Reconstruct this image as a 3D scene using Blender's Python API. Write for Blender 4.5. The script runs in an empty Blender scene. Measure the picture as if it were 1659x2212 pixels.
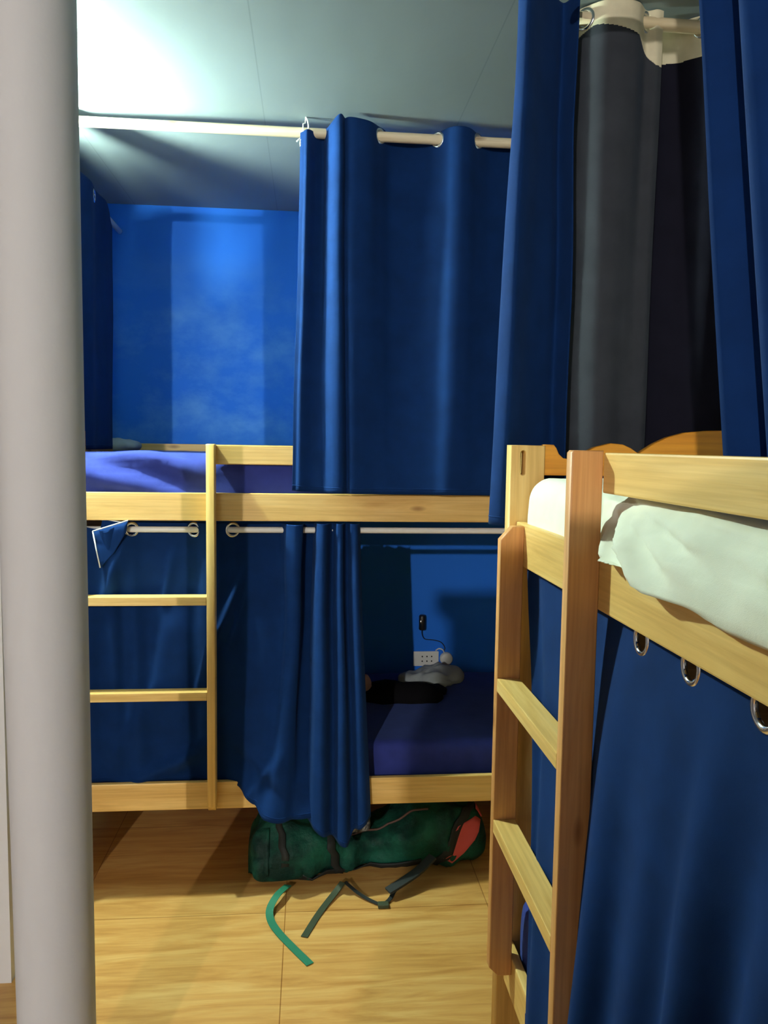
import bpy, bmesh, math, random
from mathutils import Vector, Matrix, noise
random.seed(4)
C = bpy.context.scene.collection
scn = bpy.context.scene

# ------------------------------------------------------------------ camera
FPX, CX, CY, EYE = 1700.0, 829.5, 1106.0, 1.5
cY = Vector((670 - CX, -(960 - CY), -FPX)).normalized()
hz = Vector((1, -.0145, 0)); cX = (hz - hz.dot(cY) * cY).normalized(); cZ = cX.cross(cY)
ROT = Matrix((cX, cY, cZ))
cam_data = bpy.data.cameras.new('camera'); cam = bpy.data.objects.new('camera', cam_data); C.objects.link(cam)
cam_data.sensor_fit = 'HORIZONTAL'; cam_data.sensor_width = 36; cam_data.lens = 36 * FPX / 1659
cam_data.clip_start = .02
cam.matrix_world = Matrix.Translation((0, 0, EYE)) @ ROT.to_4x4()
scn.camera = cam

# ------------------------------------------------------------------ world, exposure, lamp strengths
w = bpy.data.worlds.new('world'); scn.world = w; w.use_nodes = True
w.node_tree.nodes['Background'].inputs[0].default_value = (.5, .6, .7, 1)
w.node_tree.nodes['Background'].inputs[1].default_value = .02
scn.view_settings.view_transform = 'Standard'; scn.view_settings.look = 'None'
scn.view_settings.exposure = 0; scn.view_settings.gamma = 1; scn.view_settings.use_curve_mapping = False
BULB_NEAR_BED = dict(loc=(-.91, 2.42, 2.52), power=4200, color=(.80, 1, .86), r=.035, drop=.085)
BULB_BEHIND = dict(loc=(-1.62, -3.4, 2.52), power=14800, color=(1, .93, .87), r=.03, drop=.0)
CEIL = 2.52; BACK = 3.58

def at(px, py, axis, val):                       # a point of the photo on a world plane
    d = ROT @ Vector((px - CX, -(py - CY), -FPX)); o = Vector((0, 0, EYE))
    return o + d * ((val - o[axis]) / d[axis])

# ------------------------------------------------------------------ materials
def mat(name, col=(.8, .8, .8), rough=.6, metal=0, spec=.5):
    m = bpy.data.materials.new(name); m.use_nodes = True
    b = m.node_tree.nodes['Principled BSDF']
    b.inputs['Base Color'].default_value = (*col, 1); b.inputs['Roughness'].default_value = rough
    b.inputs['Metallic'].default_value = metal; b.inputs['Specular IOR Level'].default_value = spec
    return m, m.node_tree, b
def coords(nt, scale=(1, 1, 1), kind='Object'):
    tc = nt.nodes.new('ShaderNodeTexCoord'); mp = nt.nodes.new('ShaderNodeMapping')
    mp.inputs['Scale'].default_value = scale; nt.links.new(tc.outputs[kind], mp.inputs['Vector']); return mp.outputs[0]
def noise_tex(nt, vec, scale, detail=3, rough=.55, dist=0):
    n = nt.nodes.new('ShaderNodeTexNoise'); n.inputs['Scale'].default_value = scale
    n.inputs['Detail'].default_value = detail; n.inputs['Roughness'].default_value = rough
    n.inputs['Distortion'].default_value = dist
    nt.links.new(vec, n.inputs['Vector']); return n.outputs['Fac']
def ramp(nt, fac, stops):
    r = nt.nodes.new('ShaderNodeValToRGB'); e = r.color_ramp.elements
    while len(e) < len(stops): e.new(.5)
    for k, (p, c) in enumerate(stops): e[k].position = p; e[k].color = (*c, 1)
    nt.links.new(fac, r.inputs[0]); return r.outputs[0]
def mix(nt, fac, a, b, mode='MIX'):
    n = nt.nodes.new('ShaderNodeMix'); n.data_type = 'RGBA'; n.blend_type = mode
    for sock, v in ((n.inputs[0], fac), (n.inputs[6], a), (n.inputs[7], b)):
        if hasattr(v, 'is_output') or isinstance(v, bpy.types.NodeSocket): nt.links.new(v, sock)
        elif isinstance(v, (int, float)): sock.default_value = v
        else: sock.default_value = (*v, 1)
    return n.outputs[2]
def bump(nt, b, h, s=.2, d=.01):
    n = nt.nodes.new('ShaderNodeBump'); n.inputs['Strength'].default_value = s; n.inputs['Distance'].default_value = d
    nt.links.new(h, n.inputs['Height']); nt.links.new(n.outputs[0], b.inputs['Normal'])

def wood(name, axis, c1, c2, c3, rough=.45):
    m, nt, b = mat(name, c1, rough)
    sc = [7, 7, 7]; sc[axis] = .7
    v = coords(nt, sc)
    n1 = noise_tex(nt, v, 2.2, 5, .6, 1.2)
    sc2 = [60, 60, 60]; sc2[axis] = 1.5
    n2 = noise_tex(nt, coords(nt, sc2), 2, 3)
    sc3 = [9, 9, 9]; sc3[axis] = 3.2
    vor = nt.nodes.new('ShaderNodeTexVoronoi'); vor.inputs['Scale'].default_value = 1.1
    nt.links.new(coords(nt, sc3), vor.inputs['Vector'])
    base = ramp(nt, n1, [(.3, c2), (.5, c1), (.72, c3)])
    fine = ramp(nt, n2, [(.35, (.82, .78, .72)), (.6, (1, 1, 1))])
    col = mix(nt, .8, base, fine, 'MULTIPLY')
    knot = ramp(nt, vor.outputs['Distance'], [(.05, (.28, .14, .06)), (.12, (1, 1, 1))])
    col = mix(nt, .7, col, knot, 'MULTIPLY')
    nt.links.new(col, b.inputs['Base Color']); bump(nt, b, n2, .12, .002)
    return m
PALE = ((.76, .50, .16), (.64, .38, .10), (.84, .60, .23))
WARM_LIT = ((.68, .34, .115), (.56, .26, .08), (.76, .42, .16))  # same pine, redder: warm light on the right bed's uprights painted in
WOOD = {a: wood('pale_pine_' + 'xyz'[a], a, *PALE) for a in range(3)}
WOOD_WARM_LIT = {a: wood('warm_lit_pine_' + 'xyz'[a], a, *WARM_LIT) for a in range(3)}
BOUNCE_LIT = wood('bounce_lit_pine', 1, (.80, .34, .025), (.68, .26, .018), (.88, .42, .04))  # headboard pine with warm bounced light put into its orange colour
ROD = wood('rod_wood', 0, (.74, .64, .44), (.68, .57, .36), (.80, .72, .52))
RODW, _, _ = mat('rod_white_plastic', (.74, .74, .70), .35)

def fabric(name, c, c2=None, rough=.85, weave=900, sheen=.15, bmp=.12):
    m, nt, b = mat(name, c, rough, 0, .08)
    v = coords(nt, (1, 1, 1))
    n = noise_tex(nt, v, 14, 4)
    c2 = c2 or tuple(x * .78 for x in c)
    nt.links.new(ramp(nt, n, [(.3, c2), (.7, c)]), b.inputs['Base Color'])
    f = noise_tex(nt, v, weave, 2)
    n3 = noise_tex(nt, v, 22, 3)
    ad = nt.nodes.new('ShaderNodeMath'); ad.operation = 'MULTIPLY_ADD'; ad.inputs[1].default_value = .25
    nt.links.new(f, ad.inputs[0]); nt.links.new(n3, ad.inputs[2])
    bump(nt, b, ad.outputs[0], bmp, .006)
    b.inputs['Sheen Weight'].default_value = sheen; b.inputs['Sheen Roughness'].default_value = .5
    b.inputs['Sheen Tint'].default_value = (.3, .55, 1, 1)
    return m
NAVY = fabric('navy_curtain_fabric', (.0038, .025, .110), sheen=.05)
CHAR = fabric('charcoal_curtain_fabric', (.040, .045, .055), sheen=.05)
BNAVY = fabric('blackish_navy_fabric', (.009, .009, .018), sheen=.03)
HEADER = fabric('cream_header_fabric', (.74, .68, .48), sheen=0)
SHEETB = fabric('blue_sheet_fabric', (.035, .050, .26), bmp=.25)
SHEETW = fabric('white_sheet_fabric', (.78, .80, .68), (.72, .75, .63), sheen=0, bmp=.22)
GREYC = fabric('grey_cloth', (.36, .42, .44), sheen=0)
BLACKC = fabric('black_cloth', (.006, .006, .008), sheen=0)
PATT = None
CHROME, _, _ = mat('chrome', (.75, .77, .8), .18, 1)
WHITEP, _, _ = mat('white_plastic', (.72, .76, .74), .4)
DARKP, _, _ = mat('dark_plastic', (.012, .012, .015), .4)
STRING, _, _ = mat('white_string', (.8, .82, .8), .8)

def wall_mat(name, c, blot=None, s=1.3, amt=.5, rough=.75):
    m, nt, b = mat(name, c, rough)
    v = coords(nt)
    if blot:
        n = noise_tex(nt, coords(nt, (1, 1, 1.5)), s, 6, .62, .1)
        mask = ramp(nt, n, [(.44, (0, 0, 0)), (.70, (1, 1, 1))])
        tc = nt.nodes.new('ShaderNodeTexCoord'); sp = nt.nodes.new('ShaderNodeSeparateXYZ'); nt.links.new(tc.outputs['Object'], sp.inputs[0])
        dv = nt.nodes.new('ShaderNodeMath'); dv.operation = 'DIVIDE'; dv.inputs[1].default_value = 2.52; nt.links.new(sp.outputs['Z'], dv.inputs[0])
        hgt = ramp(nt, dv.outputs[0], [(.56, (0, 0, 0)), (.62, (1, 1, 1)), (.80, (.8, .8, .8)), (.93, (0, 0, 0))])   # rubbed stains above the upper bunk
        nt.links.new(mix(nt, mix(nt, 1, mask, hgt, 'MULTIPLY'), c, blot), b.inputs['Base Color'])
    bump(nt, b, noise_tex(nt, v, 60, 4), .1, .004)
    return m
WHITE = wall_mat('white_paint', (.66, .67, .68))
GREYW = wall_mat('grey_paint', (.34, .35, .37))
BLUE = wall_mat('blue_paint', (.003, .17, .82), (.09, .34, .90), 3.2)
COL = wall_mat('column_paint', (.56, .575, .585))
# ceiling boards with fine joints
CEILM, nt, b = mat('ceiling_paint', (.22, .275, .285), .7)
bk = nt.nodes.new('ShaderNodeTexBrick'); bk.offset = 0
bk.inputs['Scale'].default_value = 1; bk.inputs['Brick Width'].default_value = .61; bk.inputs['Row Height'].default_value = 2.44
bk.inputs['Mortar Size'].default_value = .0022; bk.inputs['Mortar Smooth'].default_value = .4
bk.inputs['Color1'].default_value = bk.inputs['Color2'].default_value = (.22, .275, .285, 1); bk.inputs['Mortar'].default_value = (.18, .225, .235, 1)
mp = nt.nodes.new('ShaderNodeMapping'); tc = nt.nodes.new('ShaderNodeTexCoord'); mp.inputs['Location'].default_value = (.15, 1.2, 0)
nt.links.new(tc.outputs['Object'], mp.inputs['Vector']); nt.links.new(mp.outputs[0], bk.inputs['Vector'])
nt.links.new(bk.outputs['Color'], b.inputs['Base Color'])
bump(nt, b, noise_tex(nt, coords(nt), 5, 5), .12, .02)
# floor: wood look tiles
FLOORM, nt, b = mat('wood_look_tiles', (.5, .3, .1), .38)
v = coords(nt, (.8, 7, 1)); n1 = noise_tex(nt, v, 2.4, 5, .6, 1.0)
n2 = noise_tex(nt, coords(nt, (2.5, 40, 1)), 2.5, 4)
base = ramp(nt, n1, [(.30, (.46, .215, .05)), (.5, (.62, .335, .095)), (.70, (.72, .45, .155))])
fine = ramp(nt, n2, [(.36, (.80, .72, .62)), (.56, (1, 1, 1))])
col = mix(nt, .4, base, fine, 'MULTIPLY')
bk = nt.nodes.new('ShaderNodeTexBrick'); bk.offset = 0
for k, x in (('Scale', 1), ('Brick Width', .66), ('Row Height', .60), ('Mortar Size', .0016), ('Mortar Smooth', .2)): bk.inputs[k].default_value = x
bk.inputs['Color1'].default_value = (1, 1, 1, 1); bk.inputs['Color2'].default_value = (.93, .93, .93, 1); bk.inputs['Mortar'].default_value = (.5, .38, .25, 1)
mp = nt.nodes.new('ShaderNodeMapping'); tc = nt.nodes.new('ShaderNodeTexCoord'); mp.inputs['Location'].default_value = (.07, -.03, 0)
nt.links.new(tc.outputs['Object'], mp.inputs['Vector']); nt.links.new(mp.outputs[0], bk.inputs['Vector'])
nt.links.new(mix(nt, 1, col, bk.outputs['Color'], 'MULTIPLY'), b.inputs['Base Color'])

# ------------------------------------------------------------------ helpers
def link(name, me, m, parent=None, smooth=False):
    o = bpy.data.objects.new(name, me); C.objects.link(o)
    if m: me.materials.append(m)
    if parent: o.parent = parent
    if smooth: me.polygons.foreach_set('use_smooth', [True] * len(me.polygons))
    return o
def from_bm(name, bm, m, parent=None, smooth=False):
    bmesh.ops.recalc_face_normals(bm, faces=bm.faces)
    me = bpy.data.meshes.new(name); bm.to_mesh(me); bm.free()
    return link(name, me, m, parent, smooth)
def tag(o, label, cat, group=None):
    o['label'] = label; o['category'] = cat
    if group: o['group'] = group
    return o
def thing(name, label, cat, loc=(0, 0, 0), rz=0, group=None):
    o = bpy.data.objects.new(name, None); C.objects.link(o); o.location = loc; o.rotation_euler = (0, 0, rz)
    o.empty_display_size = .1
    return tag(o, label, cat, group)
def box_bm(p0, p1, bev=.003, bm=None):
    bm2 = bmesh.new(); bmesh.ops.create_cube(bm2, size=1)
    for v in bm2.verts:
        v.co = Vector([(p0[i] + p1[i]) / 2 + v.co[i] * (p1[i] - p0[i]) for i in range(3)])
    if bev: bmesh.ops.bevel(bm2, geom=bm2.edges[:], offset=bev, segments=2, affect='EDGES', profile=.6)
    if bm is None: return bm2
    me = bpy.data.meshes.new('t'); bm2.to_mesh(me); bm2.free(); bm.from_mesh(me); bpy.data.meshes.remove(me)
    return bm
def box(name, p0, p1, m, parent=None, bev=.003): return from_bm(name, box_bm(p0, p1, bev), m, parent)
def shape2d(name, loops, thick, m, parent, basis, bev=.002, smooth=False):
    """filled 2D outline(s) with holes, extruded; basis = (origin, u axis, v axis)"""
    cu = bpy.data.curves.new('t', 'CURVE'); cu.dimensions = '2D'; cu.fill_mode = 'BOTH'
    cu.extrude = thick / 2 - bev; cu.bevel_depth = bev; cu.bevel_resolution = 1; cu.offset = -bev
    for lp in loops:
        s = cu.splines.new('POLY'); s.points.add(len(lp) - 1); s.use_cyclic_u = True
        for k, (x, y) in enumerate(lp): s.points[k].co = (x, y, 0, 1)
    to = bpy.data.objects.new('t', cu); C.objects.link(to)
    me = bpy.data.meshes.new_from_object(to.evaluated_get(bpy.context.evaluated_depsgraph_get()))
    bpy.data.objects.remove(to); bpy.data.curves.remove(cu)
    o0, u, v = [Vector(x) for x in basis]; n = u.cross(v)
    M = Matrix((u, v, n)).transposed().to_4x4(); M.translation = o0
    me.transform(M); me.materials.clear()
    return link(name, me, m, parent, smooth)
def catmull(pts, n):
    P = [Vector(p) for p in pts]; out = []
    P = [P[0] * 2 - P[1]] + P + [P[-1] * 2 - P[-2]]
    segs = len(P) - 3
    for k in range(n + 1):
        t = k / n * segs; i = min(int(t), segs - 1); t -= i
        a, b_, c, d = P[i:i + 4]
        out.append(.5 * (2 * b_ + (c - a) * t + (2 * a - 5 * b_ + 4 * c - d) * t * t + (3 * b_ - a - 3 * c + d) * t ** 3))
    return out
def tube_bm(path, r, seg=12, bm=None, cap=True):
    bm = bm or bmesh.new(); rings = []; P = [Vector(p) for p in path]; up = Vector((0, 0, 1))
    for i, p in enumerate(P):
        t = (P[min(i + 1, len(P) - 1)] - P[max(i - 1, 0)]).normalized()
        a = t.cross(up)
        if a.length < .1: a = t.cross(Vector((1, 0, 0)))
        a.normalize(); b_ = a.cross(t); rr = r[i] if isinstance(r, (list, tuple)) else r
        rings.append([bm.verts.new(p + (a * math.cos(q) + b_ * math.sin(q)) * rr) for q in [2 * math.pi * k / seg for k in range(seg)]])
    for A, B in zip(rings, rings[1:]):
        for k in range(seg): bm.faces.new((A[k], A[(k + 1) % seg], B[(k + 1) % seg], B[k]))
    if cap: bm.faces.new(rings[0]); bm.faces.new(rings[-1])
    return bm
def tube(name, path, r, m, parent=None, seg=12): return from_bm(name, tube_bm(path, r, seg), m, parent, True)
def ribbon(name, path, width, m, parent=None, thick=.0018, side=None):
    bm = bmesh.new(); P = [Vector(p) for p in path]; L = []
    for i, p in enumerate(P):
        t = (P[min(i + 1, len(P) - 1)] - P[max(i - 1, 0)]).normalized()
        s = Vector(side[i]) if side else t.cross(Vector((0, 0, 1)))
        if s.length < .01: s = Vector((1, 0, 0))
        s.normalize(); n = s.cross(t).normalized() * thick / 2; s = s * width / 2
        L.append([bm.verts.new(p + s + n), bm.verts.new(p - s + n), bm.verts.new(p - s - n), bm.verts.new(p + s - n)])
    for A, B in zip(L, L[1:]):
        for k in range(4): bm.faces.new((A[k], A[(k + 1) % 4], B[(k + 1) % 4], B[k]))
    bm.faces.new(L[0]); bm.faces.new(L[-1])
    return from_bm(name, bm, m, parent)
def torus_bm(center, normal, R, r, seg=28, s2=8, flat=1.0, bm=None):
    bm = bm or bmesh.new(); n = Vector(normal).normalized()
    a = n.orthogonal().normalized(); b_ = n.cross(a); rings = []
    for k in range(seg):
        q = 2 * math.pi * k / seg; d = a * math.cos(q) + b_ * math.sin(q)
        rings.append([bm.verts.new(Vector(center) + d * (R + r * math.cos(t)) + n * r * flat * math.sin(t)) for t in [2 * math.pi * j / s2 for j in range(s2)]])
    for k in range(seg):
        A, B = rings[k], rings[(k + 1) % seg]
        for j in range(s2): bm.faces.new((A[j], A[(j + 1) % s2], B[(j + 1) % s2], B[j]))
    return bm
def rbox(name, p0, p1, r, m, parent=None, step=.02, disp=None):
    """rounded box with a fine even grid, optionally displaced by disp(point, normal) -> vector"""
    bm = bmesh.new(); lo, hi = Vector(p0), Vector(p1)
    n = [max(3, int((hi[i] - lo[i]) / step)) for i in range(3)]
    cache = {}
    def V(i, j, k):
        key = (i, j, k)
        if key not in cache:
            p = Vector([lo[a] + (hi[a] - lo[a]) * key[a] / n[a] for a in range(3)])
            rr = min(r, min((hi[a] - lo[a]) / 2 for a in range(3)))
            q = Vector([min(max(p[a], lo[a] + rr), hi[a] - rr) for a in range(3)])
            d = p - q; nn = d.normalized() if d.length > 1e-9 else Vector((0, 0, 1))
            p = q + nn * rr if d.length > 1e-9 else p
            if disp: p = p + disp(p, nn)
            cache[key] = bm.verts.new(p)
        return cache[key]
    for ax in range(3):
        u, v = [(1, 2), (2, 0), (0, 1)][ax]
        for side in (0, n[ax]):
            for i in range(n[u]):
                for j in range(n[v]):
                    q = []
                    for di, dj in ((0, 0), (1, 0), (1, 1), (0, 1)):
                        key = [0, 0, 0]; key[ax] = side; key[u] = i + di; key[v] = j + dj; q.append(V(*key))
                    bm.faces.new(q)
    return from_bm(name, bm, m, parent, True)
def fbm(p, s): return noise.fractal(Vector(p) * s, 1.0, 2.0, 4)
def interp(tab, u):
    if not isinstance(tab, (list, tuple)): return tab
    for (a, x), (b_, y) in zip(tab, tab[1:]):
        if u <= b_:
            t = (u - a) / max(b_ - a, 1e-9); t = t * t * (3 - 2 * t); return x + (y - x) * t
    return tab[-1][1]
def curtain(name, label, top, bot, ztop, zbot, m=None, group=None, nu=200, nv=70, eyelets=(), rod_z=None, blend=1.0, wr=.004, ntop=22, tfrac=.10,
            seed=0, thick=.003, mid=None, hem=True, header=None, ring_r=.021, creases=()):
    """hanging cloth: plan polylines at the top and bottom (same number of points), heights by u"""
    m = m or NAVY
    T = catmull([(x, y, 0) for x, y in top], nu); B = catmull([(x, y, 0) for x, y in bot], nu)
    Mi = catmull([(x, y, 0) for x, y in mid], nu) if mid else None
    vs = [(tfrac * k / ntop) for k in range(ntop)] + [tfrac + (1 - tfrac) * k / nv for k in range(nv + 1)]
    def pos(iu, v):
        u = iu / nu
        if Mi:
            s = v; p = T[iu] * (1 - s) * (1 - 2 * s) + Mi[iu] * 4 * s * (1 - s) + B[iu] * s * (2 * s - 1)
        else:
            s = v ** blend; p = T[iu].lerp(B[iu], s)
        z = interp(ztop, u) * (1 - v) + interp(zbot, u) * v
        p = Vector((p.x, p.y, z))
        a = wr * min(1, v * 4)
        q = Vector((p.x * 6 + seed * 7.3, p.y * 6, z * 2.2))
        p += Vector((noise.noise(q), noise.noise(q + Vector((31, 0, 0))), 0)) * a
        for (x0, z0), (x1, z1), amp, wd in creases:
            dx, dz = x1 - x0, z1 - z0; L2 = dx * dx + dz * dz; tt = ((p.x - x0) * dx + (p.z - z0) * dz) / L2; tc_ = min(1, max(0, tt))
            side = ((p.x - x0) * dz - (p.z - z0) * dx) / math.sqrt(L2); over = abs(tt - tc_) * math.sqrt(L2)
            d = side / wd; p.y -= amp * math.exp(-(over / .06) ** 2) * math.exp(-(d if d > 0 else d * 2.2) ** 2)
        return p
    root = thing(name, label, 'curtain', T[nu // 2].lerp(B[nu // 2], .5).xy.to_3d() + Vector((0, 0, 0)), 0, group)
    off = root.location.copy()
    def grid(nm, mm, cond, par):
        bm = bmesh.new(); V = {}
        def vv(i, j):
            if (i, j) not in V: V[i, j] = bm.verts.new(pos(i, vs[j]) - off)
            return V[i, j]
        for j in range(len(vs) - 1):
            for i in range(nu):
                c = pos(i, vs[j]).lerp(pos(i + 1, vs[j + 1]), .5)
                if not cond(c, vs[j]): continue
                if any((c - e).length < ring_r - .003 for e, _ in ey): continue
                bm.faces.new((vv(i, j), vv(i + 1, j), vv(i + 1, j + 1), vv(i, j + 1)))
        me = bpy.data.meshes.new(nm); bm.to_mesh(me); bm.free()
        o = link(nm, me, mm, par, True)
        so = o.modifiers.new('thickness', 'SOLIDIFY'); so.thickness = thick; so.offset = 0
        return o
    ey = []
    for eu in eyelets:
        iu = min(nu - 1, max(1, int(eu * nu))); zt, zb = interp(ztop, eu), interp(zbot, eu)
        v = (zt - rod_z) / (zt - zb)
        p = pos(iu, v); n = (pos(iu + 1, v) - pos(iu - 1, v)).cross(Vector((0, 0, 1))).normalized()
        ey.append((p, n))
    if header:
        hz_, hm = header
        grid('cloth_panel', m, lambda c, v: c.z <= hz_(c), root)
        h = grid('header_band', hm, lambda c, v: c.z > hz_(c), root); h['label'] = 'cream header band along the top'
    else: grid('cloth_panel', m, lambda c, v: True, root)
    for p, n in ey:
        e = from_bm('eyelet', torus_bm(p - off, n, ring_r, .005, flat=.8), CHROME, root, True)
        e['label'] = 'chrome eyelet ring'
    if hem:
        path = [pos(i, .985) - off for i in range(0, nu + 1, 2)]
        bm = bmesh.new(); tube_bm(path, .0026, 6, bm); from_bm('bottom_hem', bm, m, root, True)
    return root

# ------------------------------------------------------------------ the room
def struct(name, p0, p1, m):
    o = box(name, p0, p1, m, None, 0); o['kind'] = 'structure'; return o
XL, XR, YF = -2.5, 1.55, -4.3
struct('floor', (XL, YF, -.1), (XR, BACK, 0), FLOORM)
struct('ceiling', (XL, YF, CEIL), (XR, BACK, CEIL + .1), CEILM)
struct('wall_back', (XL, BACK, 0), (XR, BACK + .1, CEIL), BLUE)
struct('wall_right', (XR, YF, 0), (XR + .1, BACK, CEIL), GREYW)
struct('wall_front', (XL, YF - .1, 0), (XR, YF, CEIL), GREYW)
struct('wall_left', (XL - .1, YF, 0), (XL, BACK, CEIL), GREYW)
struct('wall_alcove', (-1.1, 2.15, 0), (-.815, 2.20, CEIL), WHITE)
struct('wall_end', (-1.1, 2.20, 0), (-1.0, BACK, CEIL), WHITE)
struct('shade_blocker', (-.66, -1.0, 0), (.30, -.45, 1.73), WHITE)          # unseen half-height block added behind the viewer to shade the right
struct('shade_blocker_cap', (-.68, -1.02, 1.73), (.315, -.43, 1.77), WHITE)  # cap of the added block, gives its shadow a lip
# leaning rounded column close to the camera on the left
CD = 1.6
bmc = bmesh.new()
pr0, pr1 = at(162, 0, 1, CD), at(205, 2212, 1, CD); pl0, pl1 = at(-36, 0, 1, CD), at(42, 2212, 1, CD)
def xat(a, b_, z): return a.x + (b_.x - a.x) * (z - a.z) / (b_.z - a.z)
path, rad = [], []
for k in range(33):
    z = CEIL * k / 32; xr, xl = xat(pr0, pr1, z), xat(pl0, pl1, z)
    path.append((( xr + xl) / 2, CD, z)); rad.append((xr - xl) / 2)
col = tube('column', path, rad, COL, None, 64)
col['kind'] = 'structure'; tag(col, 'round grey-white painted column standing in front of the left bunk bed', 'column')

# lamps under the ceiling
def ceiling_lamp(spec, label):
    x, y, z = spec['loc']; r = spec['r']; dr = spec['drop']
    t = thing('ceiling_lamp', label, 'lamp', (x, y, z))
    bm = tube_bm([(0, 0, 0), (0, 0, -.012), (0, 0, -.022)], [r * 1.3, r * 1.2, r * .7], 28); from_bm('lamp_base', bm, WHITEP, t, True)
    if dr: tube('lamp_stem', [(0, 0, -.02), (0, 0, -.025 - dr)], .008, WHITEP, t)
    m = bpy.data.materials.new('bulb_glow'); m.use_nodes = True; nt = m.node_tree; nt.nodes.clear()
    e = nt.nodes.new('ShaderNodeEmission'); e.inputs[0].default_value = (*spec['color'], 1); e.inputs[1].default_value = spec['power']
    o = nt.nodes.new('ShaderNodeOutputMaterial'); nt.links.new(e.outputs[0], o.inputs[0])
    bm = bmesh.new(); bmesh.ops.create_uvsphere(bm, u_segments=24, v_segments=16, radius=r)
    bmesh.ops.translate(bm, verts=bm.verts, vec=(0, 0, -.02 - r - dr)); from_bm('bulb', bm, m, t, True)
ceiling_lamp(BULB_NEAR_BED, 'small round ceiling bulb beside the far bunk bed behind the column')
ceiling_lamp(BULB_BEHIND, 'large round ceiling bulb near the entrance behind the viewer')

# ------------------------------------------------------------------ bunk beds
def bunk_bed(label, loc, rz, L=2.0, W=.94, stiles=WOOD, scallop=BOUNCE_LIT):
    t = thing('bunk_bed', label, 'bunk bed', loc, rz)
    def B(n, p0, p1, m, bev=.003): return box(n, p0, p1, m, t, bev)
    for x0, x1 in ((0, .04), (L - .04, L)):
        for y0, y1, front in ((-.015, .06, 1), (W - .075, W, 0)):
            yc = y0 + .027; sl = []
            for k in range(16):
                q = 2 * math.pi * k / 16; sl.append((yc + .0055 * math.cos(q), 1.467 + .0055 * math.sin(q) + (.021 if math.sin(q) > 1e-6 or k == 0 or k == 8 else -.021) * (1 if k not in (0, 8) else 1)))
            outer = [(y0, 0), (y1, 0), (y1, 1.505), (y0, 1.505)]
            shape2d('post', [outer, sl] if front and x0 == 0 else [outer], x1 - x0, WOOD[2], t, (((x0 + x1) / 2, 0, 0), (0, 1, 0), (0, 0, 1)))
        # scalloped head board and cross rails
        xm = (x0 + x1) / 2
        half = [(.06, 1.507), (.082, 1.507), (.088, 1.500), (.094, 1.487), (.104, 1.478), (.12, 1.476), (.145, 1.488), (.175, 1.503), (.21, 1.512), (.237, 1.510),
                (.256, 1.502), (.274, 1.490), (.288, 1.499), (.31, 1.513), (.34, 1.527), (.38, 1.538), (.43, 1.543), (.47, 1.544)]
        pts = half + [(W - .015 - (y), z) for y, z in reversed(half[:-1])]
        pts = [(y, z) for y, z in pts] + [(W - .075, 1.440), (.06, 1.440)]
        shape2d('headboard', [pts], .022, scallop, t, ((xm, 0, 0), (0, 1, 0), (0, 0, 1)))
        for z0, z1 in ((1.256, 1.342), (.305, .393), (.60, .72)):
            B('end_rail', (xm - .011, .06, z0), (xm + .011, W - .075, z1), WOOD[1])
    B('end_panel', (.012, .06, .40), (.026, W - .075, 1.25), WOOD[1]); B('end_panel', (L - .026, .06, .40), (L - .012, W - .075, 1.25), WOOD[1])
    for z0, z1 in ((1.250, 1.340), (.29, .382)):
        B('side_rail', (.04, 0, z0), (L - .04, .02, z1), WOOD[0]); B('side_rail', (.04, W - .02, z0), (L - .04, W, z1), WOOD[0])
        B('bed_base', (.04, .02, z0 + .012), (L - .04, W - .02, z0 + .028), WOOD[0])
    B('guard_rail', (.54, 0, 1.432), (L - .04, .018, 1.494), WOOD[0]); B('guard_rail', (.04, W - .018, 1.432), (L - .04, W, 1.494), WOOD[0])
    # ladder: one short and one tall upright with two flat rungs
    for x0, ztop, zb, cut in ((.083, 1.335, .345, .028), (.515, 1.497, .30, .004)):
        prof = [(0, zb), (-.05 + .02, zb), (-.05, zb + .02), (-.05, ztop - cut), (-.05 + cut * .9, ztop), (0, ztop)]
        shape2d('ladder_upright', [prof], .026, stiles[2], t, ((x0 + .013, 0, 0), (0, 1, 0), (0, 0, 1)), .002)
    for z in (1.012, .702): B('rung', (.109, -.05, z - .028), (.515, -.002, z), WOOD[0], .002)
    return t
FAR = bunk_bed('pine bunk bed along the blue back wall with its ladder beside the column', (-.84, 2.56, 0), 0)
RIGHT = bunk_bed('pine bunk bed at the right with white upper sheet and scalloped headboard', (.447, 1.71, 0), -math.pi / 2, stiles=WOOD_WARM_LIT)

# ------------------------------------------------------------------ mattresses
def wrink(amp, s, dirv=(1, .4, 2)):
    def f(p, n):
        q = Vector((p.x * dirv[0], p.y * dirv[1], p.z * dirv[2]))
        a = 1 - abs(noise.noise(q * s)) * 2
        return n * amp * (a * .5 + fbm(p, 5) * .6)
    return f
def mattress(label, p0, p1, m, disp, r=.045, step=.02, cat='mattress'):
    o = rbox('mattress', p0, p1, r, m, None, step, disp); return tag(o, label, cat)
def up_disp(p, n):
    base = wrink(.006, 5, (1, 1, 3))(p, n)
    # diagonal pull creases on the left half of the front side
    if n.y < -.3 and p.x < -.3:
        k = (p.z - 1.37) * 9 + (p.x + .7) * 2.1
        base += n * .016 * math.sin(k * 7.5 + 1.3 * noise.noise(p * 6)) * min(1, (-.3 - p.x) * 8)
    return base
mattress('blue-sheeted mattress on the upper bunk of the far bed', (-.79, 2.582, 1.292), (1.1, 3.475, 1.462), SHEETB, up_disp, .04)
mattress('navy-sheeted mattress on the open lower bunk of the far bed', (-.79, 2.618, .332), (1.1, 3.475, .478), SHEETB, wrink(.004, 5), .03)
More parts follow.
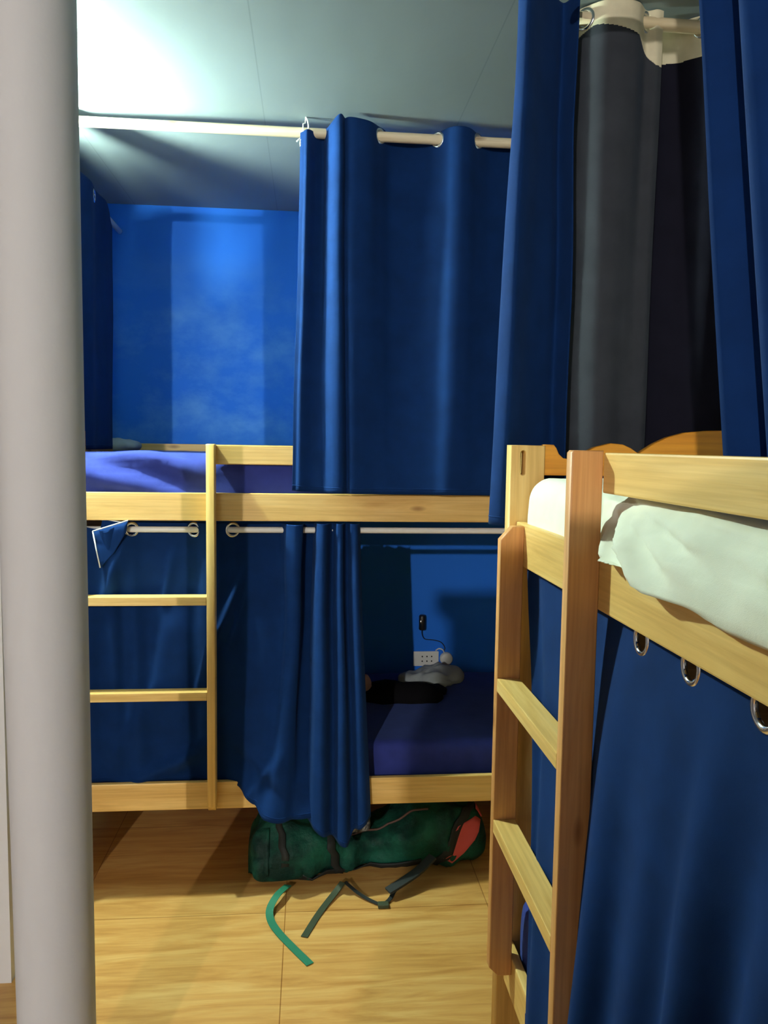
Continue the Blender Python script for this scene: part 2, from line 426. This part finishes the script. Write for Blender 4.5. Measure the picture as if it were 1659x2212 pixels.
SHEET_CREASES = [((-.05, 1.428), (.26, 1.335), .020), ((-.02, 1.430), (.40, 1.350), .018), ((.05, 1.425), (.55, 1.385), .012), ((-.06, 1.41), (.14, 1.335), .018), ((.20, 1.40), (.62, 1.345), .010)]
def white_disp(p, n):
    base = wrink(.008, 6, (1, 1, 1.6))(p, n)
    if n.x < -.1 and p.y < 1.2:                     # side facing the room: sheet hangs out and pulls in folds from the corner
        s = 1.14 - p.y; h = min(1, max(0, (1.432 - p.z) / .07)); k = min(1, max(0, s + .09) * 6); k = k * k * (3 - 2 * k)
        base += Vector((-.036 * h * k, 0, 0))
        th = math.atan2(1.45 - p.z, s + .08); d = math.hypot(1.45 - p.z, s + .08)
        base += Vector((-1, -.3, 0)) * .034 * h * ((1 - abs(math.sin(th * 7.5 + .6 * noise.noise(p * 7)))) ** 1.4 - .35) * math.exp(-max(0, d - .06) / .4) * min(1, max(0, s + .06) * 12)
        for (s0, z0), (s1, z1), dp in SHEET_CREASES:
            vx, vz = s1 - s0, z1 - z0; tt = min(1, max(0, ((s - s0) * vx + (p.z - z0) * vz * 6) / (vx * vx + vz * vz * 6)))
            dd = (p.z - (z0 + vz * tt)); ds = abs(s - (s0 + vx * tt)); fade = math.exp(-(ds / .06) ** 2) * math.sin(math.pi * min(1, .15 + tt * .85))
            base += Vector((dp * fade * (math.exp(-(dd / .0075) ** 2) - .8 * math.exp(-((dd - .016) / .011) ** 2)), 0, 0))
        low = 1.338 - .026 * min(1, max(0, s - .05) / .3) + .006 * noise.noise(p * 9)
        if p.z < low: base.z += low - p.z
    return base
mattress('white-sheeted mattress on the upper bunk of the right bed', (.462, -.25, 1.285), (1.36, 1.655, 1.436), SHEETW, white_disp, .045, .0095)
mattress('blue-sheeted mattress on the lower bunk of the right bed', (.475, -.25, .325), (1.36, 1.655, .505), SHEETB, wrink(.004, 5), .03)

# ------------------------------------------------------------------ curtain rods
def rod(label, a, b_, r, m):
    a, b_ = Vector(a), Vector(b_)
    return tag(tube('curtain_rod', [a.lerp(b_, k / 6) for k in range(7)], r, m, None, 16), label, 'curtain rod')
rod('pale wooden rod above the upper bunk of the far bed', (-1.0, 2.575, 2.474), (1.3, 2.575, 2.474), .0155, ROD)
rod('white rod below the upper side rail of the far bed', (-.80, 2.596, 1.218), (1.12, 2.596, 1.218), .010, RODW)
rod('short rod at the left end of the upper far bunk', (-.825, 2.62, 2.405), (-.825, BACK, 2.405), .011, RODW)
rod('yellowish rod across the far end of the right bed', (.60, 1.86, 2.490), (XR, 1.86, 2.484), .0145, ROD)
rod('rod along the room side above the right bed', (.50, YF + 4.0, 2.462), (.50, 1.60, 2.462), .0145, ROD)
rod('rod behind the upper side rail of the right bed', (.505, -.24, 1.30), (.505, 1.66, 1.30), .009, RODW)

# ------------------------------------------------------------------ curtains of the far bed
top = [(-.036, 2.553), (-.026, 2.545), (-.012, 2.54), (.012, 2.575), (.035, 2.592), (.046, 2.56), (.068, 2.520), (.088, 2.512), (.100, 2.535), (.112, 2.520), (.140, 2.520),
       (.18, 2.535), (.215, 2.575), (.26, 2.612), (.35, 2.612), (.40, 2.575), (.44, 2.538), (.49, 2.538), (.53, 2.575), (.58, 2.61), (.65, 2.61), (.69, 2.575), (.76, 2.54), (.85, 2.575), (.93, 2.61), (1.02, 2.575), (1.10, 2.55)]
bot = [(-.058, 2.545), (-.046, 2.530), (-.034, 2.522), (0.0, 2.550), (.030, 2.556), (.046, 2.536), (.072, 2.505), (.098, 2.502), (.118, 2.525), (.132, 2.512), (.165, 2.520),
       (.20, 2.532), (.235, 2.542), (.27, 2.552), (.345, 2.545), (.40, 2.53), (.44, 2.520), (.49, 2.525), (.53, 2.545), (.58, 2.552), (.65, 2.54), (.69, 2.53), (.76, 2.53), (.85, 2.54), (.93, 2.55), (1.02, 2.54), (1.10, 2.54)]
bot = [(x, min(y, 2.53) - (.006 if k > 8 else 0)) for k, (x, y) in enumerate(bot)]
n = len(top) - 1
curtain('curtain', 'navy eyelet curtain drawn across the right half of the upper far bunk', top, bot,
        [(0, 2.465), (3 / n, 2.475), (5 / n, 2.485), (7 / n, 2.512), (9 / n, 2.507), (12 / n, 2.502), (13.5 / n, 2.488), (16.5 / n, 2.503), (19.5 / n, 2.488), (22 / n, 2.503), (1, 2.50)],
        [(0, 1.352), (6 / n, 1.345), (12 / n, 1.343), (1, 1.342)], nu=330, eyelets=(12 / n, 15 / n, 18 / n, 21 / n), rod_z=2.474, seed=1, wr=.006)
curtain('curtain', 'bunched navy curtain at the left end of the upper far bunk rod beside the column',
        [(-.99, 2.55), (-.97, 2.61), (-.94, 2.55), (-.91, 2.61), (-.88, 2.55), (-.85, 2.60), (-.82, 2.55), (-.785, 2.60), (-.75, 2.56)],
        [(-.99, 2.55), (-.97, 2.61), (-.95, 2.54), (-.93, 2.61), (-.91, 2.54), (-.885, 2.61), (-.86, 2.54), (-.83, 2.60), (-.80, 2.56)], [(0, 2.512), (.5, 2.512), (.58, 2.36), (.66, 2.36), (.72, 2.50), (1, 2.50)], 1.36, nu=110, seed=2)
curtain('curtain', 'dark navy curtain closing the left end of the upper far bunk',
        [(-.805, 2.70), (-.80, 2.78), (-.80, 2.9), (-.79, 3.0), (-.80, 3.1), (-.79, 3.22), (-.795, 3.32)],
        [(-.815, 2.70), (-.81, 2.78), (-.82, 2.9), (-.80, 3.0), (-.81, 3.1), (-.80, 3.22), (-.805, 3.32)],
        [(0, 2.435), (.5, 2.43), (.8, 2.425), (1, 2.36)], 1.47, nu=120, eyelets=(.62,), rod_z=2.40, seed=3)
def crl(ax, ay, bx, by, amp, wd):
    a, b_ = at(ax, ay, 1, 2.59), at(bx, by, 1, 2.59); return ((a.x, a.z), (b_.x, b_.z), amp, wd)
CR = [crl(262, 1702, 400, 1632, .022, .035), crl(400, 1632, 452, 1600, .014, .03), crl(352, 1285, 366, 1215, .016, .022), crl(432, 1470, 452, 1400, .014, .018), crl(482, 1345, 505, 1285, .016, .02),
      crl(505, 1365, 520, 1320, .012, .015), crl(335, 1500, 352, 1370, .014, .04), crl(250, 1620, 330, 1510, .012, .05), crl(530, 1640, 590, 1690, -.016, .04), crl(225, 1290, 262, 1195, .012, .03), crl(535, 1700, 575, 1655, .014, .025)]
def X2(px): return -.686 + (px - 200) * .001497
RY = 2.596
top = [(X2(150), RY), (X2(178), RY - .02), (X2(205), RY - .025), (X2(228), RY - .045), (X2(250), RY - .03), (X2(278), RY), (X2(310), RY + .018), (X2(375), RY + .018), (X2(408), RY), (X2(430), RY - .016), (X2(465), RY - .016),
       (X2(492), RY), (X2(520), RY + .018), (X2(585), RY + .018), (X2(602), RY - .01), (X2(610), RY - .035), (X2(628), RY - .048), (X2(643), RY - .035), (X2(650), RY + .01), (X2(705), RY + .024)]
bot = [(X2(150), 2.60), (X2(190), 2.595), (X2(215), 2.600), (X2(240), 2.592), (X2(262), 2.598), (X2(288), 2.59), (X2(315), 2.597), (X2(370), 2.592), (X2(408), 2.598), (X2(440), 2.588), (X2(470), 2.58),
       (X2(500), 2.56), (X2(525), 2.546), (X2(545), 2.530), (X2(560), 2.518), (X2(580), 2.505), (X2(605), 2.520), (X2(625), 2.540), (X2(648), 2.535), (X2(705), 2.545)]
bot = [(x, y - (.012 if k > 11 else 0)) for k, (x, y) in enumerate(bot)]
mid = [(X2(150), 2.60), (X2(185), 2.59), (X2(210), 2.600), (X2(235), 2.585), (X2(256), 2.598), (X2(280), 2.582), (X2(312), 2.60), (X2(372), 2.586), (X2(408), 2.60), (X2(436), 2.58), (X2(468), 2.585),
       (X2(496), 2.59), (X2(522), 2.596), (X2(572), 2.596), (X2(592), 2.588), (X2(604), 2.562), (X2(620), 2.552), (X2(634), 2.56), (X2(646), 2.60), (X2(712), 2.612)]
n = len(top) - 1
curtain('curtain', 'navy eyelet curtain closed across the lower far bunk behind the ladder', top, bot,
        [(0, 1.236), (2 / n, 1.222), (3 / n, 1.215), (4 / n, 1.232), (5 / n, 1.24), (7 / n, 1.238), (10 / n, 1.243), (12 / n, 1.236), (14 / n, 1.24), (1, 1.238)],
        [(0, .375), (10 / n, .375), (11 / n, .37), (13 / n, .32), (14.5 / n, .275), (16 / n, .262), (1, .265)], nu=300, eyelets=(5 / n, 8 / n, 11 / n), rod_z=1.218, mid=mid, seed=4, wr=.014, creases=CR)
cur = [o for o in bpy.data.objects if o.get('label', '').startswith('navy eyelet curtain closed across')][0]
def flap(poly, y, edges):
    pts = [at(px, py, 1, y) - cur.location for px, py in poly]
    bm = bmesh.new(); f = bm.faces.new([bm.verts.new(p) for p in pts]); bmesh.ops.triangulate(bm, faces=[f]); bmesh.ops.subdivide_edges(bm, edges=bm.edges[:], cuts=5, use_grid_fill=True)
    for v in bm.verts: v.co.y -= .012 * noise.noise(v.co * 14)
    o = from_bm('folded_corner', bm, NAVY, cur, True); so = o.modifiers.new('thickness', 'SOLIDIFY'); so.thickness = .003; o['label'] = 'corner of the curtain folded over'
    for a, b_ in edges: tube('pale_edge', [pts[a] - Vector((0, .004, 0)), pts[a].lerp(pts[b_], .5) - Vector((0, .006, 0)), pts[b_] - Vector((0, .004, 0))], .0022, STRING, o, 6)
flap([(222, 1120), (270, 1129), (216, 1148)], 2.575, [(0, 1)])
flap([(201, 1147), (277, 1124), (272, 1150), (246, 1195), (217, 1226)], 2.558, [(0, 1), (0, 4)])
top = [(X2(668), RY + .018), (X2(672), RY - .01), (X2(678), RY - .045), (X2(692), RY - .05), (X2(704), RY - .012), (X2(712), RY - .01), (X2(720), RY - .042), (X2(728), RY - .045), (X2(735), RY - .014), (X2(742), RY - .012), (X2(750), RY - .04), (X2(760), RY - .044), (X2(768), RY - .012)]
bot = [(X2(655), 2.55), (X2(662), 2.535), (X2(672), 2.512), (X2(690), 2.500), (X2(706), 2.53), (X2(716), 2.53), (X2(728), 2.498), (X2(742), 2.494), (X2(752), 2.523), (X2(760), 2.525), (X2(771), 2.50), (X2(784), 2.50), (X2(796), 2.53)]
curtain('curtain', 'navy curtain gathered in a bundle at the middle of the lower far bunk', top, bot, 1.243,
        [(0, .255), (.35, .20), (.6, .175), (.8, .23), (1, .262)], nu=170, seed=5, wr=.006)

# ------------------------------------------------------------------ curtains of the right bed
top = [(.588, 1.785), (.572, 1.838), (.545, 1.822), (.508, 1.785), (.474, 1.742), (.458, 1.732), (.448, 1.755), (.455, 1.80)]
midp = [(.592, 1.785), (.576, 1.842), (.548, 1.824), (.500, 1.785), (.462, 1.742), (.443, 1.730), (.430, 1.762), (.443, 1.81)]
bot = [(.596, 1.79), (.584, 1.845), (.55, 1.828), (.496, 1.785), (.452, 1.742), (.430, 1.730), (.414, 1.765), (.430, 1.82)]
curtain('curtain', 'navy curtain gathered at the far corner post of the right bed', top, bot, 2.51, 1.325, nu=130, seed=6, mid=midp, wr=.010)
def hdr(c):
    x = c.x
    z = 2.468 - .075 * max(0, (.645 - x) / .09) ** 1.3 if x < .645 else 2.468 - .02 * (x - .645) / .1
    if x > .745: z -= .045 * min(1, (x - .745) / .05)
    return z
top = [(.565, 1.875), (.60, 1.890), (.627, 1.86), (.66, 1.828), (.70, 1.818), (.74, 1.826), (.772, 1.858), (.795, 1.85), (.812, 1.855)]
bot = [(.575, 1.89), (.61, 1.895), (.640, 1.87), (.675, 1.843), (.705, 1.838), (.74, 1.852), (.765, 1.848), (.79, 1.842), (.804, 1.85)]
n = len(top) - 1
curtain('curtain', 'charcoal grey curtain with cream header at the far end of the upper right bunk', top, bot, 2.516, 1.44, CHAR, nu=330, seed=7,
        eyelets=(2 / n, 6 / n), rod_z=2.489, header=(hdr, HEADER), wr=.006, ntop=100, tfrac=.18)
top = [(.79, 1.835), (.83, 1.842), (.87, 1.835), (.90, 1.81), (.95, 1.77), (1.0, 1.78), (1.04, 1.80), (1.1, 1.84), (1.16, 1.80), (1.25, 1.77), (1.35, 1.80)]
bot = [(.78, 1.85), (.83, 1.85), (.87, 1.84), (.90, 1.83), (.95, 1.80), (1.0, 1.80), (1.04, 1.80), (1.1, 1.83), (1.16, 1.80), (1.25, 1.79), (1.35, 1.80)]
n = len(top) - 1
curtain('curtain', 'blackish navy curtain with cream header behind the charcoal curtain of the right bed', [(x, y + .06) for x, y in top], [(x, y + .06) for x, y in bot], 2.516, 1.44, BNAVY, nu=330, seed=11,
        eyelets=(3.3 / n, 6 / n), rod_z=2.489, header=(lambda c: 2.42 + .05 * max(0, c.x - .84), HEADER), wr=.006, ntop=100, tfrac=.18)
def folds(p0, p1, k, amp, ph=0):
    p0, p1 = Vector(p0), Vector(p1); d = p1 - p0; nn = Vector((-d.y, d.x)).normalized(); out = []
    for i in range(2 * k + 1):
        t = i / (2 * k); out.append(tuple(p0 + d * t + nn * amp * (1 if (i + ph) % 2 else -1) * (.8 + .4 * random.random())))
    return out
curtain('curtain', 'navy curtain hanging over the near part of the upper right bunk', folds((.50, 1.06), (.50, -.2), 13, .036, 0), folds((.510, .874), (.510, -.25), 13, .026, 0),
        2.505, 1.452, nu=260, seed=8, wr=.006)
# the long lower curtain: inside the rail at the top, over the lower rail at the bottom
top = [(.464, 1.63), (.470, 1.57), (.462, 1.50), (.470, 1.38), (.466, 1.30), (.470, 1.20), (.468, 1.11), (.464, 1.02), (.468, .93), (.466, .86), (.468, .80), (.466, .72), (.468, .62), (.466, .50), (.468, .35), (.466, .15), (.468, 0), (.466, -.2)]
midp = [(.455, 1.52), (.462, 1.49), (.450, 1.44), (.458, 1.36), (.450, 1.26), (.430, 1.15), (.388, 1.06), (.418, 1.005), (.405, .945), (.432, .90), (.412, .855), (.470, .80), (.425, .74), (.462, .655), (.42, .55), (.46, .40), (.43, .20), (.46, 0)]
bot = [(.436, 1.43), (.430, 1.41), (.424, 1.38), (.430, 1.32), (.405, 1.22), (.370, 1.10), (.315, 1.02), (.375, .96), (.345, .90), (.395, .86), (.355, .82), (.455, .79), (.375, .74), (.43, .66), (.385, .55), (.42, .4), (.39, .2), (.42, 0)]
n = len(top) - 1
curtain('curtain', 'long navy curtain with chrome eyelets closing the lower right bunk', top, bot, 1.262, [(0, .37), (1 / n, .35), (3 / n, .16), (5 / n, .08), (7 / n, .06), (1, .05)], nu=420, seed=9, mid=midp,
        eyelets=(3.25 / n, 6.8 / n, 8.45 / n, 10.8 / n, 12.4 / n), rod_z=1.236, wr=.010)

# white cord tying the rod to the ceiling
t = thing('tie_cord', 'white cord tying the wooden rod to the ceiling beside the far curtain', 'cord', (-.024, 2.575, 2.474))
tube('cord_loop', catmull([(.004, -.004, .046), (.010, -.014, .03), (.012, -.02, .005), (.004, -.02, -.018), (-.006, -.02, -.022)], 24), .0022, STRING, t, 8)
tube('cord_end', catmull([(-.006, -.02, -.022), (-.016, -.022, -.028), (-.024, -.022, -.036)], 10), .0024, STRING, t, 8)
tube('cord_end', catmull([(-.004, -.021, -.020), (-.012, -.024, -.034), (-.012, -.024, -.050)], 10), .0024, STRING, t, 8)
tube('cord_end', catmull([(.004, -.004, .046), (.002, .0, .03), (-.004, -.016, .02), (-.003, -.021, 0), (.002, -.021, -.02)], 16), .002, STRING, t, 8)

# ------------------------------------------------------------------ things on the far bunks
def pillow(name, label, c, sx, sy, sz, rz, m, cat, seed=0, lump=.012, tilt=0):
    bm = bmesh.new(); bmesh.ops.create_uvsphere(bm, u_segments=48, v_segments=28, radius=1)
    for v in bm.verts:
        x, y, z = v.co; e = .6
        p = Vector((math.copysign(abs(x) ** e, x) * sx, math.copysign(abs(y) ** e, y) * sy, math.copysign(abs(z) ** .8, z) * sz * (1 - .35 * min(1, (x * x + y * y)))))
        q = Vector((p.x * 9 + seed, p.y * 9, p.z * 9)); p += v.co.normalized() * lump * noise.noise(q) * 1.5 + v.co.normalized() * lump * .6 * (1 - abs(noise.noise(q * 1.8)) * 2)
        if p.z < -sz * .62: p.z = -sz * .62
        v.co = p
    o = from_bm(name, bm, m, None, True); o.location = (c[0], c[1], c[2] + sz * .62); o.rotation_euler = (tilt, 0, rz)
    return tag(o, label, cat)
pillow('pillow', 'grey pillow at the left end of the upper far bunk', (-.80, 3.40, 1.462), .09, .06, .034, .1, GREYC, 'pillow', 1)
pillow('cloth', 'crumpled grey cloth below the wall socket in the lower far bunk', (.535, 3.34, .468), .120, .08, .034, -.36, GREYC, 'cloth', 5, .022)
pillow('jacket', 'black garment lying in the lower far bunk beside the gathered curtain', (.36, 3.14, .470), .20, .10, .030, -.05, BLACKC, 'garment', 9, .02)
SKIN, _, _ = mat('pink_cloth', (.42, .26, .25), .8)
pillow('cloth', 'small pinkish cloth behind the gathered curtain in the lower far bunk', (.215, 3.16, .50), .03, .03, .035, .1, SKIN, 'cloth', 3, .012)

# reading lamp, socket and round adapter on the blue wall
p = at(912, 1345, 1, BACK - .03)
t = thing('reading_lamp', 'small dark cylindrical reading lamp on the wall of the lower far bunk', 'lamp', p)
tube('lamp_body', [(0, 0, -.034), (0, 0, -.03), (0, 0, .03), (0, 0, .036)], [.012, .015, .015, .012], DARKP, t, 24)
o = tube('chrome_trim', [(-.008, -.0135, -.028), (-.008, -.0135, .032)], .0025, CHROME, t, 10); o['label'] = 'bright chrome strip'
tube('mount', [(0, .012, 0), (0, .03, 0)], .01, DARKP, t, 16)
tube('cable', catmull([(0, .01, -.034), (.004, .018, -.06), (.018, .024, -.083), (.06, .026, -.089), (.095, .025, -.10), (.112, .022, -.125), (.106, .018, -.142)], 40), .002, DARKP, t, 8)
pa, pb = at(893, 1407, 1, BACK - .005), at(947, 1438, 1, BACK - .005)
t = thing('wall_socket', 'white rectangular wall socket with six holes in the lower far bunk', 'socket', ((pa.x + pb.x) / 2, BACK, (pa.z + pb.z) / 2))
hw, hh = (pb.x - pa.x) / 2, (pa.z - pb.z) / 2
from_bm('cover_plate', box_bm((-hw, -.010, -hh), (hw, 0, hh), .004), WHITEP, t)
for i in range(3):
    for j in (-1, 1):
        from_bm('socket_hole', tube_bm([((i - 1) * .022 + .004, -.0095, j * .011), ((i - 1) * .022 + .004, -.0108, j * .011)], .0035, 14), DARKP, t)
p = at(964, 1423, 1, BACK - .014)
t = thing('round_adapter', 'round white plug adapter beside the wall socket', 'plug', (p.x, BACK, p.z))
from_bm('adapter_body', tube_bm([(0, 0, 0), (0, -.004, 0), (0, -.022, 0), (0, -.026, 0)], [.029, .030, .029, .024], 36), WHITEP, t, True)
tube('cable', catmull([(-.01, -.012, .028), (-.018, -.016, .043), (-.035, -.012, .048), (-.05, -.008, .038)], 20), .003, WHITEP, t, 8)

# ------------------------------------------------------------------ rucksack under the far bed
GREEN, nt, b = mat('dark_green_nylon', (.006, .045, .032), .55, 0, .15)
nt.links.new(ramp(nt, noise_tex(nt, coords(nt), 9, 4), [(.35, (.004, .024, .02)), (.68, (.012, .115, .075))]), b.inputs['Base Color'])
bump(nt, b, noise_tex(nt, coords(nt), 24, 5), .5, .02)
REDN, _, _ = mat('red_nylon', (.64, .085, .085), .6)
BLK, _, _ = mat('black_webbing', (.008, .012, .012), .7)
GWEB, _, _ = mat('green_webbing', (.010, .16, .085), .7)
DGWEB, _, _ = mat('olive_webbing', (.03, .045, .02), .7)
BRN, _, _ = mat('brown_zip', (.10, .055, .045), .6)
t = thing('rucksack', 'dark green rucksack with red panel lying on the floor under the far bed', 'rucksack', (.22, 2.75, 0))
# (x, half depth, top height, y shift)
prof = [(-.43, .03, .05, .0), (-.42, .09, .11, .0), (-.38, .135, .165, -.005), (-.31, .155, .185, -.01), (-.22, .155, .175, -.01), (-.13, .135, .135, .01), (-.03, .115, .105, .03), (.06, .115, .125, .03), (.15, .14, .20, .02), (.23, .15, .235, .02), (.31, .15, .225, .03), (.38, .13, .18, .04), (.42, .085, .12, .04), (.43, .03, .06, .04)]
cp = catmull([(a, b_, c) for a, b_, c, d in prof], 90); cs = catmull([(d, 0, 0) for a, b_, c, d in prof], 90)
def bag_pt(k, q, grow=0.0):
    x, hd, ht = cp[k]; ys = cs[k].x; h = max(ht, .02) / 2
    c, s = math.cos(q), math.sin(q); e = .75
    d = Vector((0, math.copysign(abs(c) ** e, c), math.copysign(abs(s) ** e, s)))
    p = Vector((x, ys + d.y * (hd + grow), h + d.z * (h + grow)))
    qn = Vector((x * 7, p.y * 8, p.z * 8)); am = .026
    p += Vector((d.y * .0, d.y, d.z)) * (am * (1 - 2.2 * abs(noise.noise(qn * 1.1))) * .8 + .008 * fbm(p, 14))
    p.z = max(p.z, .002); return p
bm = bmesh.new(); S = 56; rings = [[bm.verts.new(bag_pt(k, 2 * math.pi * j / S)) for j in range(S)] for k in range(91)]
for A, B in zip(rings, rings[1:]):
    for j in range(S): bm.faces.new((A[j], A[(j + 1) % S], B[(j + 1) % S], B[j]))
bm.faces.new(rings[0]); bm.faces.new(rings[-1])
from_bm('bag_body', bm, GREEN, t, True)
def bag_patch(name, outline, m, grow=.006):
    """outline: list of (k, angle) rings; strip surfaces lifted off the bag"""
    bm = bmesh.new(); rows = [[bm.verts.new(bag_pt(min(90, max(0, int(round(k0 + (k1 - k0) * i / 10)))), q, grow)) for i in range(11)] for q, k0, k1 in outline]
    for A, B in zip(rows, rows[1:]):
        for i in range(10):
            try: bm.faces.new((A[i], A[i + 1], B[i + 1], B[i]))
            except ValueError: pass
    bmesh.ops.remove_doubles(bm, verts=bm.verts, dist=1e-5)
    o = from_bm(name, bm, m, t, True); so = o.modifiers.new('thickness', 'SOLIDIFY'); so.thickness = .004; return o
def ang(d): return math.radians(d)
o = bag_patch('red_panel', [(ang(205), 64, 67), (ang(190), 65, 71), (ang(175), 67, 75), (ang(160), 69, 77), (ang(145), 73, 78), (ang(132), 76, 79)], REDN); o['label'] = 'red panel'
o = bag_patch('red_tab', [(ang(118), 77, 81), (ang(105), 78, 83), (ang(92), 79, 83)], REDN, .012); o['label'] = 'small red tab'
bag_patch('compression_strap', [(ang(q), 61 + (215 - q) * .12, 64 + (215 - q) * .12) for q in range(225, 85, -12)], BLK, .008)
def bag_line(name, ks, r, m, grow=.006): return tube(name, [bag_pt(int(k), ang(q), grow) for k, q in ks], r, m, t, 8)
for k0 in (20, 33):
    bag_patch('compression_strap', [(ang(q), k0 + (q - 150) * .03, k0 + 2 + (q - 150) * .03) for q in range(232, 70, -12)], BLK, .007)
o = bag_patch('end_panel', [(ang(q), 5, 17) for q in range(205, 120, -8)], GREEN, .012)
o = bag_patch('black_base_panel', [(ang(q), 22, 58) for q in range(232, 204, -6)], BLK, .006)
bag_line('zip', [(k, 128 - 14 * math.sin((k - 34) / 26 * math.pi)) for k in range(34, 61)], .004, BRN)
o = rbox('side_pocket', (-.41, -.175, .01), (-.22, -.10, .115), .04, GREEN, t, .012, wrink(.012, 9)); 
def fl(px, py, z=.003):
    p = at(px, py, 2, z); return Vector((p.x - .22, p.y - 2.75, p.z))
pts = catmull([fl(622, 1912, .025), fl(600, 1932, .035), fl(584, 1960, .02), fl(584, 1985, .006), fl(600, 2012, .004), (fl(632, 2046)), fl(670, 2083)], 40)
o = ribbon('webbing_strap', pts, .024, GWEB, t); o['label'] = 'bright green loose strap'
pts = catmull([fl(740, 1906, .03), fl(722, 1930, .012), fl(690, 1972, .004), fl(657, 2024, .003)], 24)
o = ribbon('webbing_strap', pts, .022, DGWEB, t); o['label'] = 'dark olive loose strap'
pts = catmull([fl(745, 1905, .03), fl(775, 1930, .012), fl(805, 1947, .006), fl(826, 1953, .006), fl(842, 1942, .008), fl(852, 1925, .014), fl(870, 1908, .03), fl(900, 1890, .045)], 40)
ribbon('hip_strap', pts, .014, BLK, t)
c = fl(828, 1955, .008); from_bm('buckle', box_bm(c - Vector((.018, .012, .006)), c + Vector((.018, .012, .007)), .003), DGWEB, t)
pts = catmull([fl(838, 1925, .03), fl(870, 1905, .045), fl(905, 1880, .06), fl(935, 1850, .09)], 24); ribbon('shoulder_strap', pts, .035, BLK, t, .008)
PATT, nt, b = mat('grey_patterned_cloth', (.3, .3, .3), .85)
nt.links.new(ramp(nt, noise_tex(nt, coords(nt), 70, 3), [(.42, (.05, .055, .06)), (.58, (.30, .31, .32))]), b.inputs['Base Color'])
pillow('cloth', 'grey patterned cloth between the gathered curtain and the green rucksack', (.135, 2.72, .125), .085, .05, .05, .2, PATT, 'cloth', 13, .016)
